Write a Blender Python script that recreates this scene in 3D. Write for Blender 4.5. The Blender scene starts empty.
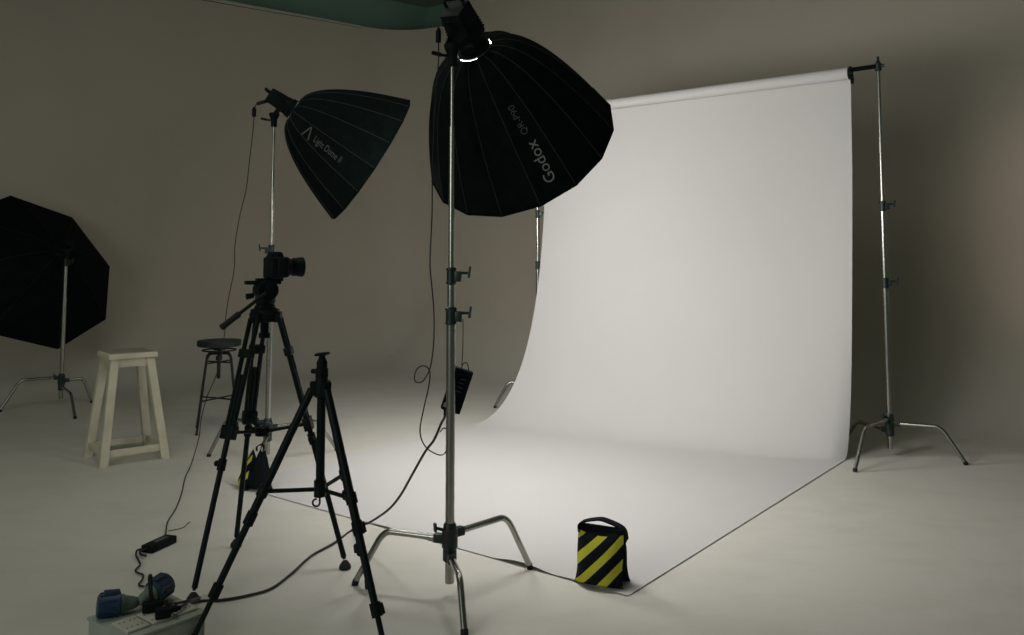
import bpy, bmesh, math, random
from mathutils import Vector, Matrix, Quaternion
random.seed(7)
PI = math.pi
V = Vector
C = bpy.context.scene.collection
scene = bpy.context.scene

# ------------------------------------------------------------------ camera model (photo survey -> metres)
F, CX, PY, H = 840.0, 512.0, 197.0, 1.30
TH = math.atan(0.073)
ct, st = math.cos(TH), math.sin(TH)
def ray(x, y):
    a, b, c = (x - CX) / F, 1.0, -(y - PY) / F
    return V((a, ct * b - st * c, st * b + ct * c))
def fl(x, y, z=0.0):                      # surveyed point at height z
    d = ray(x, y); t = (z - H) / d.z
    return V((0, 0, H)) + d * t
def dep(x, y, Y):                         # surveyed point at distance Y
    d = ray(x, y)
    return V((0, 0, H)) + d * (Y / d.y)

cam = bpy.data.cameras.new('camera'); co = bpy.data.objects.new('camera', cam); C.objects.link(co)
co.location = (0, 0, H); co.rotation_euler = (PI / 2 + TH, 0, 0)
cam.sensor_width = 36; cam.lens = F * 36 / 1024; cam.shift_y = (PY - 317.5) / 1024
cam.clip_start = 0.05; cam.clip_end = 100
scene.camera = co

# ------------------------------------------------------------------ materials
def mat(name, col, rough=0.6, metal=0.0, var=0.08, scale=12.0, bump=0.0, bscale=80.0, spec=0.5):
    m = bpy.data.materials.new(name); m.use_nodes = True
    nt = m.node_tree; N = nt.nodes; L = nt.links
    b = N['Principled BSDF']
    b.inputs['Roughness'].default_value = rough; b.inputs['Metallic'].default_value = metal
    b.inputs['Specular IOR Level'].default_value = spec
    tc = N.new('ShaderNodeTexCoord')
    no = N.new('ShaderNodeTexNoise'); no.inputs['Scale'].default_value = scale; no.inputs['Detail'].default_value = 5
    L.new(tc.outputs['Object'], no.inputs['Vector'])
    rp = N.new('ShaderNodeValToRGB')
    lo = [max(0, c * (1 - var)) for c in col]; hi = [min(1, c * (1 + var)) for c in col]
    rp.color_ramp.elements[0].position = 0.3; rp.color_ramp.elements[0].color = (*lo, 1)
    rp.color_ramp.elements[1].position = 0.7; rp.color_ramp.elements[1].color = (*hi, 1)
    L.new(no.outputs['Fac'], rp.inputs['Fac']); L.new(rp.outputs['Color'], b.inputs['Base Color'])
    if bump:
        n2 = N.new('ShaderNodeTexNoise'); n2.inputs['Scale'].default_value = bscale; n2.inputs['Detail'].default_value = 4
        L.new(tc.outputs['Object'], n2.inputs['Vector'])
        bp = N.new('ShaderNodeBump'); bp.inputs['Strength'].default_value = bump; bp.inputs['Distance'].default_value = 0.01
        L.new(n2.outputs['Fac'], bp.inputs['Height']); L.new(bp.outputs['Normal'], b.inputs['Normal'])
    return m

M = {}
M['wall'] = mat('cyclorama_paint', (0.56, 0.497, 0.415), 0.85, var=0.03, scale=1.2, bump=0.05, bscale=30)
M['capping'] = mat('capping_board_wood', (0.55, 0.51, 0.44), 0.8, var=0.05)
M['building'] = mat('dark_green_paint', (0.22, 0.36, 0.28), 0.8, var=0.06, scale=2)
M['ceiling'] = mat('ceiling_paint', (0.30, 0.34, 0.30), 0.9, var=0.05, scale=2)
M['paper'] = mat('seamless_paper', (0.56, 0.553, 0.533), 0.85, var=0.012, scale=2.0)
M['chrome'] = mat('chrome_steel', (0.37, 0.37, 0.335), 0.27, 1.0, var=0.06, scale=30)
M['casting'] = mat('dark_steel_casting', (0.028, 0.042, 0.038), 0.42, 0.5, var=0.2, scale=60)
M['steel_dull'] = mat('dull_steel', (0.42, 0.43, 0.40), 0.35, 1.0, var=0.1, scale=40)
M['black'] = mat('black_plastic', (0.005, 0.009, 0.0092), 0.6, var=0.3, scale=30, spec=0.1)
M['tripod'] = mat('black_anodised_tube', (0.005, 0.010, 0.0095), 0.45, 0.0, var=0.25, scale=25, spec=0.12)
M['rubber'] = mat('black_rubber', (0.006, 0.008, 0.008), 0.8, var=0.3, scale=40)
M['fabric'] = mat('black_softbox_fabric', (0.004, 0.0078, 0.0072), 0.85, var=0.25, scale=20, bump=0.08, bscale=250, spec=0.05)
M['seam'] = mat('seam_tape', (0.015, 0.017, 0.014), 0.8, var=0.25, scale=20)
M['silver'] = mat('silver_lining', (0.75, 0.75, 0.72), 0.35, 0.6, var=0.05, scale=30)
M['print'] = mat('pale_grey_print', (0.27, 0.28, 0.265), 0.7, var=0.1, scale=40)
M['print_dim'] = mat('dim_grey_print', (0.075, 0.083, 0.078), 0.7, var=0.2, scale=60)
M['red'] = mat('red_print', (0.10, 0.008, 0.008), 0.7)
M['white_wood'] = mat('white_painted_wood', (0.56, 0.52, 0.40), 0.7, var=0.10, scale=9, bump=0.1, bscale=40)
M['worn_seat'] = mat('worn_grey_wood', (0.27, 0.235, 0.18), 0.75, var=0.2, scale=10, bump=0.15, bscale=40)
M['dark_seat'] = mat('dark_green_stained_wood', (0.006, 0.012, 0.010), 0.55, var=0.25, scale=12)
M['iron'] = mat('black_iron', (0.010, 0.014, 0.013), 0.55, 0.2, var=0.25, scale=30)
M['cable'] = mat('black_cable', (0.008, 0.010, 0.010), 0.55, var=0.2, scale=50)
M['bag_black'] = mat('black_nylon', (0.004, 0.0065, 0.009), 0.85, var=0.3, scale=25, bump=0.25, bscale=60, spec=0.12)
M['box'] = mat('grey_power_box_plastic', (0.30, 0.325, 0.285), 0.65, var=0.06, scale=15)
M['socket'] = mat('pale_socket_plastic', (0.45, 0.44, 0.37), 0.55, var=0.05, scale=20)
M['hole'] = mat('socket_hole', (0.03, 0.03, 0.028), 0.8)
M['blue'] = mat('blue_connector_plastic', (0.005, 0.026, 0.070), 0.5, var=0.15, scale=25)
M['sleeve'] = mat('grey_green_sleeve', (0.10, 0.145, 0.12), 0.6, var=0.12, scale=25)
M['lens'] = mat('lens_glass', (0.008, 0.012, 0.02), 0.08, spec=0.8)
M['diffuser_off'] = mat('white_diffuser_cloth', (0.75, 0.75, 0.72), 0.8, var=0.03)

def emit_mat(name, col, s):
    m = bpy.data.materials.new(name); m.use_nodes = True
    nt = m.node_tree; nt.nodes.clear()
    o = nt.nodes.new('ShaderNodeOutputMaterial'); e = nt.nodes.new('ShaderNodeEmission')
    tc = nt.nodes.new('ShaderNodeTexCoord'); no = nt.nodes.new('ShaderNodeTexNoise'); no.inputs['Scale'].default_value = 3
    mr = nt.nodes.new('ShaderNodeMapRange'); mr.inputs['To Min'].default_value = s * 0.97; mr.inputs['To Max'].default_value = s * 1.03
    nt.links.new(tc.outputs['Object'], no.inputs['Vector']); nt.links.new(no.outputs['Fac'], mr.inputs['Value'])
    nt.links.new(mr.outputs['Result'], e.inputs['Strength'])
    e.inputs['Color'].default_value = (*col, 1)
    nt.links.new(e.outputs['Emission'], o.inputs['Surface'])
    return m

# floor: scuffed off-white paint
def floor_mat():
    m = mat('scuffed_floor_paint', (0.59, 0.576, 0.512), 0.66, var=0.035, scale=1.1, bump=0.03, bscale=14)
    nt = m.node_tree; N = nt.nodes; L = nt.links; b = N['Principled BSDF']
    src = b.inputs['Base Color'].links[0].from_socket
    tc = N['Texture Coordinate']
    mp = N.new('ShaderNodeMapping'); mp.inputs['Scale'].default_value = (1.8, 3.6, 1); mp.inputs['Rotation'].default_value = (0, 0, 0.35)
    L.new(tc.outputs['Object'], mp.inputs['Vector'])
    no = N.new('ShaderNodeTexNoise'); no.inputs['Scale'].default_value = 1.6; no.inputs['Detail'].default_value = 6; no.inputs['Roughness'].default_value = 0.65
    L.new(mp.outputs['Vector'], no.inputs['Vector'])
    r2 = N.new('ShaderNodeValToRGB'); r2.color_ramp.elements[0].position = 0.32; r2.color_ramp.elements[0].color = (0.86, 0.85, 0.83, 1)
    r2.color_ramp.elements[1].position = 0.52; r2.color_ramp.elements[1].color = (1, 1, 1, 1)
    L.new(no.outputs['Fac'], r2.inputs['Fac'])
    mx = N.new('ShaderNodeMix'); mx.data_type = 'RGBA'; mx.blend_type = 'MULTIPLY'; mx.inputs[0].default_value = 0.45
    L.new(src, mx.inputs[6]); L.new(r2.outputs['Color'], mx.inputs[7])
    L.new(mx.outputs[2], b.inputs['Base Color'])
    return m
M['floor'] = floor_mat()

# wall colour starts at the floor's tone low down and turns warmer up the cove
def blend_cove():
    nt = M['wall'].node_tree; N = nt.nodes; L = nt.links; b = N['Principled BSDF']
    src = b.inputs['Base Color'].links[0].from_socket
    sp = N.new('ShaderNodeSeparateXYZ'); L.new(N['Texture Coordinate'].outputs['Object'], sp.inputs[0])
    no = N.new('ShaderNodeTexNoise'); no.inputs['Scale'].default_value = 1.5; no.inputs['Detail'].default_value = 5
    L.new(N['Texture Coordinate'].outputs['Object'], no.inputs['Vector'])
    ad = N.new('ShaderNodeMath'); ad.operation = 'MULTIPLY_ADD'; ad.inputs[1].default_value = 0.3
    L.new(no.outputs['Fac'], ad.inputs[0]); L.new(sp.outputs['Z'], ad.inputs[2])
    mr = N.new('ShaderNodeMapRange'); mr.inputs['From Min'].default_value = 0.12; mr.inputs['From Max'].default_value = 0.75
    L.new(ad.outputs[0], mr.inputs['Value'])
    mx = N.new('ShaderNodeMix'); mx.data_type = 'RGBA'; mx.inputs[6].default_value = (0.575, 0.560, 0.497, 1)
    L.new(mr.outputs['Result'], mx.inputs[0]); L.new(src, mx.inputs[7]); L.new(mx.outputs[2], b.inputs['Base Color'])
blend_cove()

# sandbag front: yellow diagonal stripes on black, a printed fabric pattern (panel coords in UV)
def stripe_mat():
    m = bpy.data.materials.new('yellow_black_striped_nylon'); m.use_nodes = True
    nt = m.node_tree; N = nt.nodes; L = nt.links; b = N['Principled BSDF']
    b.inputs['Roughness'].default_value = 0.85; b.inputs['Specular IOR Level'].default_value = 0.12
    uv = N.new('ShaderNodeUVMap'); uv.uv_map = 'UVMap'
    sp = N.new('ShaderNodeSeparateXYZ'); L.new(uv.outputs['UV'], sp.inputs[0])
    def mth(op, a, bb):
        n = N.new('ShaderNodeMath'); n.operation = op
        for i, q in enumerate((a, bb)):
            if isinstance(q, (int, float)): n.inputs[i].default_value = q
            else: L.new(q, n.inputs[i])
        return n.outputs[0]
    v = mth('SUBTRACT', sp.outputs['Y'], mth('MULTIPLY', sp.outputs['X'], 0.9))
    v = mth('ADD', mth('DIVIDE', mth('SUBTRACT', v, 0.40), 0.44), 4.5)
    fr = mth('ABSOLUTE', mth('SUBTRACT', mth('FRACT', v, 0), 0.5), 0)
    on = mth('LESS_THAN', fr, 0.22)
    on = mth('MULTIPLY', on, mth('GREATER_THAN', sp.outputs['X'], 0.02))
    on = mth('MULTIPLY', on, mth('LESS_THAN', sp.outputs['Y'], 0.91))
    on = mth('MULTIPLY', on, mth('GREATER_THAN', sp.outputs['Y'], 0.03))
    mx = N.new('ShaderNodeMix'); mx.data_type = 'RGBA'
    L.new(on, mx.inputs[0]); mx.inputs[6].default_value = (0.004, 0.0065, 0.009, 1); mx.inputs[7].default_value = (0.50, 0.49, 0.04, 1)
    L.new(mx.outputs[2], b.inputs['Base Color'])
    no = N.new('ShaderNodeTexNoise'); no.inputs['Scale'].default_value = 40
    bp = N.new('ShaderNodeBump'); bp.inputs['Strength'].default_value = 0.25; bp.inputs['Distance'].default_value = 0.01
    L.new(no.outputs['Fac'], bp.inputs['Height']); L.new(bp.outputs['Normal'], b.inputs['Normal'])
    return m
M['stripes'] = stripe_mat()

# ------------------------------------------------------------------ mesh helpers (all in world coordinates)
def obj(name, bm, m, parent=None, sharp=35, mats=None):
    me = bpy.data.meshes.new(name)
    bmesh.ops.recalc_face_normals(bm, faces=bm.faces)
    origin = V((0, 0, 0))
    if parent is not None:
        p = parent
        while p is not None: origin += p.location; p = p.parent
    o = bpy.data.objects.new(name, me); C.objects.link(o)
    if parent is not None:
        o.parent = parent
    else:                                         # single-mesh thing: origin at its base centre
        xs = [v.co for v in bm.verts]
        origin = V(((min(v.x for v in xs) + max(v.x for v in xs)) / 2, (min(v.y for v in xs) + max(v.y for v in xs)) / 2, min(v.z for v in xs)))
        o.location = origin
    bmesh.ops.translate(bm, verts=bm.verts, vec=-origin)
    bm.to_mesh(me); bm.free()
    for mm in (mats or [m]): me.materials.append(mm)
    for p in me.polygons: p.use_smooth = True
    me.set_sharp_from_angle(angle=math.radians(sharp))
    return o
def thing(name, label, cat, loc, group=None):
    o = bpy.data.objects.new(name, None); C.objects.link(o); o.empty_display_size = 0.1
    o.location = loc; o['label'] = label; o['category'] = cat
    if group: o['group'] = group
    return o
def tag(o, label, cat, group=None):
    o['label'] = label; o['category'] = cat
    if group: o['group'] = group
    return o
def struct(o): o['kind'] = 'structure'; return o
def NB(): return bmesh.new()

def frame_of(d):
    d = V(d).normalized(); a = V((0, 0, 1)) if abs(d.z) < 0.95 else V((1, 0, 0))
    x = d.cross(a).normalized(); y = x.cross(d).normalized()
    return x, y, d
def tube(bm, pts, r, seg=10, cap=True, closed=False):
    pts = [V(p) for p in pts]; n = len(pts)
    rs = r if isinstance(r, (list, tuple)) else [r] * n
    tang = []
    for i in range(n):
        if closed: t = pts[(i + 1) % n] - pts[i - 1]
        else: t = pts[min(i + 1, n - 1)] - pts[max(i - 1, 0)]
        tang.append(t.normalized())
    x, y, _ = frame_of(tang[0]); rings = []; prev = tang[0]
    for i in range(n):
        q = prev.rotation_difference(tang[i]); x = q @ x; y = q @ y; prev = tang[i]
        rings.append([bm.verts.new(pts[i] + (x * math.cos(2 * PI * k / seg) + y * math.sin(2 * PI * k / seg)) * rs[i]) for k in range(seg)])
    m = n if closed else n - 1
    for i in range(m):
        a, b = rings[i], rings[(i + 1) % n]
        for k in range(seg): bm.faces.new((a[k], a[(k + 1) % seg], b[(k + 1) % seg], b[k]))
    if cap and not closed:
        bm.faces.new(rings[0][::-1]); bm.faces.new(rings[-1])
def cyl(bm, a, b, r, r2=None, seg=16): tube(bm, [a, b], [r, r if r2 is None else r2], seg)
def lathe(bm, o, d, prof, seg=24):                # prof: list of (along, radius)
    o = V(o); x, y, d = frame_of(d); rings = []
    for s, r in prof:
        rings.append([bm.verts.new(o + d * s + (x * math.cos(2 * PI * k / seg) + y * math.sin(2 * PI * k / seg)) * max(r, 1e-4)) for k in range(seg)])
    for a, b in zip(rings, rings[1:]):
        for k in range(seg): bm.faces.new((a[k], a[(k + 1) % seg], b[(k + 1) % seg], b[k]))
    bm.faces.new(rings[0][::-1]); bm.faces.new(rings[-1])
def box(bm, c, size, ax=None, bev=0.0, seg=2, taper=None):
    c = V(c); X, Y, Z = ax if ax else (V((1, 0, 0)), V((0, 1, 0)), V((0, 0, 1)))
    vs = []
    for k in (-1, 1):
        tx = ty = 1.0
        if taper and k == 1: tx, ty = taper
        for i, j in ((-1, -1), (1, -1), (1, 1), (-1, 1)):
            vs.append(bm.verts.new(c + X * (i * size[0] / 2 * tx) + Y * (j * size[1] / 2 * ty) + Z * (k * size[2] / 2)))
    fs = [bm.faces.new([vs[i] for i in f]) for f in ((3, 2, 1, 0), (4, 5, 6, 7), (0, 1, 5, 4), (1, 2, 6, 5), (2, 3, 7, 6), (3, 0, 4, 7))]
    if bev:
        es = list({e for f in fs for e in f.edges})
        bmesh.ops.bevel(bm, geom=es, offset=bev, segments=seg, affect='EDGES', profile=0.6)
def bar(bm, a, b, w, t, side=None, bev=0.0, w2=None):
    a, b = V(a), V(b); d = (b - a); Lg = d.length; d.normalize()
    s = V(side) if side is not None else frame_of(d)[0]
    s = (s - d * s.dot(d)).normalized(); n = d.cross(s)
    box(bm, (a + b) / 2, (w, t, Lg), (s, n, d), bev)
def smooth(pts, n=8):
    pts = [V(p) for p in pts]; P = [pts[0] * 2 - pts[1]] + pts + [pts[-1] * 2 - pts[-2]]; out = []
    for i in range(1, len(P) - 2):
        p0, p1, p2, p3 = P[i - 1:i + 3]
        for k in range(n):
            t = k / n
            out.append(0.5 * ((2 * p1) + (p2 - p0) * t + (2 * p0 - 5 * p1 + 4 * p2 - p3) * t * t + (3 * p1 - p0 - 3 * p2 + p3) * t ** 3))
    out.append(pts[-1]); return out
def rope(bm, pts, r, n=8, seg=8): tube(bm, smooth(pts, n), r, seg)

# ------------------------------------------------------------------ paper frame of reference
A = fl(628, 597); WD = (fl(846, 460) - A); WD.z = 0; WD.normalize()
ND = V((-WD.y, WD.x, 0))                              # from the right edge to the left edge
PW, T_HANG, ROLL_R = 2.62, 3.04, 0.042
RIGHT_END = A + WD * T_HANG
LEFT_END = RIGHT_END + ND * PW
ZR = dep(852, 75, RIGHT_END.y).z                      # roll height

# ------------------------------------------------------------------ room shell
WALL_D = 2.3
def px_on_line(p, d, x):                              # ground point of line p + t d seen in column x
    k = (x - CX) / F
    t = (k * p.y - p.x) / (d.x - k * d.y); return p + d * t
rw0 = RIGHT_END + WD * WALL_D
corner = px_on_line(rw0, ND, 404)
LD = V((-0.8, -0.6, 0))                               # left wall leaves the corner towards the camera
RDIR = -ND
R_ARC = 0.85
ang = math.acos(LD.dot(RDIR)); tl = R_ARC / math.tan(ang / 2)
bis = (LD + RDIR).normalized(); ac = corner + bis * (R_ARC / math.sin(ang / 2))
a0 = corner + LD * tl; a1 = corner + RDIR * tl
path_l = [(corner + LD * d) for d in (9.5, 7, 5, 3, 2, tl)]
q0 = a0 - ac; q1 = a1 - ac
th0 = math.atan2(q0.y, q0.x); th1 = math.atan2(q1.y, q1.x)
dth = (th1 - th0 + PI) % (2 * PI) - PI
arc = [ac + V((math.cos(th0 + dth * k / 12), math.sin(th0 + dth * k / 12), 0)) * R_ARC for k in range(1, 13)]
right_split = px_on_line(rw0, ND, 463)
path_r = [a1 + RDIR * d for d in (2, 4, 6, 8, 10, 12.5)]
Z_TOP = dep(418, 30, (arc[5]).y).z
COVE = 1.35
full = [(p, 'l') for p in path_l + arc] + [(right_split, 'l')] + [(p, 'r') for p in path_r]
def inward(i):
    ps = [p for p, _ in full]
    t = ps[min(i + 1, len(ps) - 1)] - ps[max(i - 1, 0)]
    if i < len(path_l): t = -LD
    if i >= len(path_l) + len(arc): t = RDIR
    return V((t.y, -t.x, 0)).normalized()             # towards the camera side
def sweep_wall(name, idx, ztop):
    bm = NB(); rows = []
    for i in idx:
        p, n = full[i][0], inward(i)
        if n.dot(V((0, 0, 0)) - p) < 0: n = -n
        prof = [(COVE + 0.02, -0.003)] + [(COVE * (1 - math.sin(a)), COVE * (1 - math.cos(a))) for a in [PI / 2 * k / 16 for k in range(17)]] + [(0, (COVE + ztop) / 2), (0, ztop), (-0.12, ztop), (-0.12, 0)]
        rows.append([bm.verts.new(p + n * a + V((0, 0, z))) for a, z in prof])
    for r, s in zip(rows, rows[1:]):
        for k in range(len(r) - 1): bm.faces.new((r[k], r[k + 1], s[k + 1], s[k]))
    return struct(obj(name, bm, M['wall'], sharp=50))
isp = len(path_l) + len(arc)
sweep_wall('wall_left', range(0, isp + 1), Z_TOP)
CEIL_Z = None
outer_c = px_on_line(corner + V((0.0, 0.7, 0)), ND, 425)
CEIL_Z = dep(425, 8, outer_c.y).z
sweep_wall('wall_right', range(isp, len(full)), CEIL_Z)
# capping board along the top of the left wall
bm = NB()
nl = V((-LD.y, LD.x, 0)); nl = nl if nl.dot(-corner) > 0 else -nl
pa = corner + LD * 9.5; pb = corner + LD * (tl + 0.05)
def strip(bm, z0a, z1a, z0b, z1b, ta, tb):
    e = corner + LD * (tl + 0.02); vs = []
    for p, z0, z1, t in ((pa, z0a, z1a, ta), (e, z0b, z1b, tb)):
        for q, z in ((-0.01, z0), (t, z0), (t, z1), (-0.01, z1)): vs.append(bm.verts.new(p + nl * q + V((0, 0, Z_TOP + z))))
    bm.faces.new(vs[3::-1]); bm.faces.new(vs[4:])
    for k in range(4): bm.faces.new((vs[k], vs[(k + 1) % 4], vs[4 + (k + 1) % 4], vs[4 + k]))
strip(bm, -0.075, 0.012, -0.020, 0.004, 0.05, 0.012)
struct(obj('trim_1', bm, M['capping']))
bm = NB(); strip(bm, -0.092, -0.075, -0.022, -0.020, 0.02, 0.004)  # dark strip put in as the shadow line under the capping board
struct(obj('trim_shadow_line', bm, M['rubber']))
# outer building walls and ceiling above the cyclorama
bm = NB()
def vwall(bm, a, b, z0, z1, t=0.12):
    d = (b - a).normalized(); n = V((-d.y, d.x, 0))
    if n.dot(-a) > 0: n = -n
    c = (a + b) / 2 + n * t / 2 + V((0, 0, (z0 + z1) / 2))
    box(bm, c, ((b - a).length, t, z1 - z0), (d, n, V((0, 0, 1))))
vwall(bm, outer_c, outer_c + LD * 11, 0, CEIL_Z); struct(obj('wall_far_left', bm, M['building']))
bm = NB(); vwall(bm, outer_c, outer_c + RDIR * 14, 0, CEIL_Z); struct(obj('wall_back', bm, M['building']))
bm = NB(); box(bm, (0, 4.5, CEIL_Z + 0.1), (26, 22, 0.2)); struct(obj('ceiling', bm, M['ceiling']))
bm = NB(); box(bm, (0, 4.5, -0.1), (26, 22, 0.2)); struct(obj('floor', bm, M['floor']))

# ------------------------------------------------------------------ paper backdrop
bd = thing('paper_backdrop', 'wide white seamless paper sweeping from its roll down onto the floor', 'backdrop', RIGHT_END + ND * PW / 2)
bm = NB()
NB_ = 44
def bez(p, q):
    a = [(1 - q) ** 3, 3 * q * (1 - q) ** 2, 3 * q * q * (1 - q), q ** 3]
    return sum(c * v for c, v in zip(a, p))
def profile(u):                                        # the paper hangs more slackly towards its left edge
    f = u / PW
    p1, p2, p3 = 0.06 - 0.04 * f, 0.11 + 0.12 * f ** 0.6, 0.28 + 0.62 * f ** 0.5
    pts = [(T_HANG, ZR - (ZR - 1.9) * k / 10) for k in range(10)]
    for k in range(NB_ + 1):
        q = k / NB_
        pts.append((T_HANG - bez((0, p1, p2, p3), q), 0.004 + bez((1.896, 0.90, 0.0, 0.0), q)))
    te = T_HANG - p3
    pts += [(te * (1 - k / 30) , 0.004) for k in range(1, 31)]
    return pts
NU = 60
def lift(u, t):                                        # curled front edge: u metres from the right edge, t metres from the front edge
    def bump(x, a, b): return math.sin(PI * (x - a) / (b - a)) ** 1.0 if a < x < b else 0
    h = 0.015 * bump(u, 0.36, 0.66) + 0.005 * bump(u, 0.08, 0.36) + 0.010 * bump(u, 0.88, 1.05) + 0.006 * bump(u, 1.1, 1.5)
    return h * max(0, 1 - t / 0.30) ** 2
cols = []
for i in range(NU + 1):
    u = PW * i / NU
    cols.append([bm.verts.new(A + WD * t + ND * (u - (0.030 + 0.045 * u / PW) * z / ZR) + V((0, 0, z + (lift(u, t) if t < 0.31 else 0)))) for t, z in profile(u)])
rows = [list(r) for r in zip(*cols)]
for r, s in zip(rows, rows[1:]):
    for k in range(NU): bm.faces.new((r[k], r[k + 1], s[k + 1], s[k]))
bmesh.ops.recalc_face_normals(bm, faces=bm.faces)
bmesh.ops.solidify(bm, geom=bm.faces[:], thickness=0.0012)
sheet = obj('sheet', bm, M['paper'], bd, sharp=60)
bm = NB()
cyl(bm, RIGHT_END - ND * 0.030 - WD * ROLL_R + V((0, 0, ZR)), LEFT_END - ND * 0.075 - WD * ROLL_R + V((0, 0, ZR)), ROLL_R, seg=32)
obj('roll', bm, M['paper'], bd)
bm = NB()
cyl(bm, RIGHT_END - WD * ROLL_R - ND * 0.042 + V((0, 0, ZR)), LEFT_END - WD * ROLL_R - ND * 0.063 + V((0, 0, ZR)), 0.024, seg=20)
obj('cardboard_core', bm, M['black'], bd)

# ------------------------------------------------------------------ chrome light stands
GS = 'chrome light stands with bent legs'
def cstand(label, c, feet, secs, collars, top, hub_z=0.215, bottom=0.05, knob_dir=V((1, -0.2, 0)), stagger=(0.0, 0.03, -0.05), sc=1.0, bright=False):
    c = V((c.x, c.y, 0)); t = thing('light_stand', label, 'light stand', c, GS)
    z = bottom
    for i, (z1, r) in enumerate(secs):
        bm = NB(); cyl(bm, c + V((0, 0, z)), c + V((0, 0, z1)), r, seg=18)
        obj('pole' if i == 0 else 'riser', bm, M['chrome'], t); z = z1 - 0.01
    for zc, r in collars:
        bm = NB()
        lathe(bm, c + V((0, 0, zc - 0.035)), (0, 0, 1), [(0, r), (0.004, r + 0.005), (0.012, r + 0.005), (0.014, r + 0.003), (0.055, r + 0.003), (0.058, r + 0.006), (0.066, r + 0.006), (0.07, r)], 18)
        k = knob_dir.normalized(); s = V((-k.y, k.x, 0))
        box(bm, c + k * (r + 0.012) + V((0, 0, zc - 0.002)), (0.03, 0.022, 0.042), (k, s, V((0, 0, 1))), 0.004)
        col = obj('collar', bm, M['casting'], t)
        bm = NB()
        p = c + V((0, 0, zc + 0.012)) + k * (r + 0.02)
        cyl(bm, p, p + k * 0.036, 0.006, seg=10)
        q = p + k * 0.036
        bar(bm, q - V((0, 0, 0.020)) - s * 0.003, q + V((0, 0, 0.026)) + k * 0.006, 0.016, 0.010, side=s, bev=0.003)
        kn = obj('knob', bm, M['casting'], col)
    # hub
    bm = NB()
    lathe(bm, c + V((0, 0, hub_z - 0.085)), (0, 0, 1), [(0, 0.021), (0.006, 0.027), (0.05, 0.027), (0.055, 0.031), (0.12, 0.031), (0.126, 0.026), (0.14, 0.025), (0.146, 0.021)], 20)
    k = V((-0.9, -0.45, 0)).normalized()
    cyl(bm, c + V((0, 0, hub_z + 0.035)) + k * 0.02, c + V((0, 0, hub_z + 0.05)) + k * 0.062, 0.006, seg=10)
    bar(bm, c + V((0, 0, hub_z + 0.035)) + k * 0.06, c + V((0, 0, hub_z + 0.068)) + k * 0.062, 0.02, 0.009, side=V((-k.y, k.x, 0)), bev=0.003)
    dirs = []
    for f, dz in zip(feet, stagger):
        d = V((f.x, f.y, 0)) - c; L = d.length; d.normalize(); dirs.append((d, L, dz))
        s = V((-d.y, d.x, 0))
        box(bm, c + d * 0.04 + V((0, 0, hub_z + dz)), (0.05, 0.03, 0.034), (d, s, V((0, 0, 1))), 0.005)
    obj('hub', bm, M['casting'], t)
    for d, L, dz in dirs:
        bm = NB()
        b0 = c + d * 0.04 + V((0, 0, hub_z + dz)); bz = hub_z + dz + 0.006
        pts = [b0, c + d * (L * 0.60) + V((0, 0, bz))]
        kx, fx = L * 0.70, L
        for q in range(1, 6):                          # rounded bend
            u = q / 6
            pA = V((L * 0.60, 0, bz)); pB = V((kx, 0, bz + 0.004)); pC = V((kx + (fx - kx) * 0.28, 0, bz * 0.72))
            p = pA * (1 - u) ** 2 + pB * 2 * u * (1 - u) + pC * u * u
            pts.append(c + d * p.x + V((0, 0, p.z)))
        pts += [c + d * (kx + (fx - kx) * 0.28) + V((0, 0, bz * 0.72)), c + d * (fx - 0.002) + V((0, 0, 0.014))]
        tube(bm, pts, 0.0125, 12)
        lg = obj('leg', bm, M['chrome'], t)
        bm = NB(); dn = (pts[-1] - pts[-2]).normalized()
        tube(bm, [pts[-1] - dn * 0.008, c + d * fx + V((0, 0, 0.006)), c + d * (fx + 0.001) + V((0, 0, 0.0005))], [0.0138, 0.0138, 0.0130], 12)
        obj('foot_cap', bm, M['rubber'], lg)
    return t
def around(c, a, r=0.43): return V((c.x + r * math.cos(math.radians(a)), c.y + r * math.sin(math.radians(a)), 0))

# 1: centre stand that carries the big softbox
c1 = fl(449.5, 596); Y1 = c1.y
z_c1, z_c2, z_j, z_top1 = dep(452, 316, Y1).z, dep(453, 276, Y1).z, dep(455, 127, Y1).z, dep(456, 62, Y1).z
cstand('tall chrome light stand in the middle holding up the big black softbox', c1, [fl(355, 585), fl(530, 569), fl(464.5, 636)],
       [(z_c1, 0.0178), (z_c2, 0.0150), (z_j, 0.0115), (z_top1, 0.008)], [(z_c1, 0.0178), (z_c2, 0.0150)], z_top1, stagger=(0.0, 0.02, -0.06), knob_dir=V((1, -0.1, 0)))
# 2: stand of the left softbox
c2 = fl(267, 462); Y2 = c2.y
z_top2 = dep(272.8, 124, Y2).z
c2top = V((c2.x, c2.y, z_top2))
cstand('chrome light stand behind the camera tripod carrying the smaller softbox', c2, [fl(337, 451), around(c2, 161, .45), around(c2, 281, .45)],
       [(1.02, 0.0178), (dep(271, 250, Y2).z, 0.0150), (dep(272, 170, Y2).z, 0.0122), (z_top2, 0.008)], [(1.02, 0.0178), (dep(271, 250, Y2).z, 0.0150)], z_top2, knob_dir=V((-1, -.3, 0)))
# 3: right stand of the paper
SR = RIGHT_END - ND * 0.20 + WD * ROLL_R; SR.z = 0
zt = dep(878, 64, SR.y).z
cstand('tall chrome stand by the right edge of the white paper', SR, [fl(855, 472), fl(966, 465), around(SR, 110, .43)],
       [(dep(886, 283, SR.y).z, 0.0178), (dep(883, 206, SR.y).z, 0.0150), (zt, 0.0115)], [(dep(886, 283, SR.y).z, 0.0178), (dep(883, 206, SR.y).z, 0.0150)], zt, stagger=(0.02, 0.0, -0.05), knob_dir=V((1, -.3, 0)))
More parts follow.
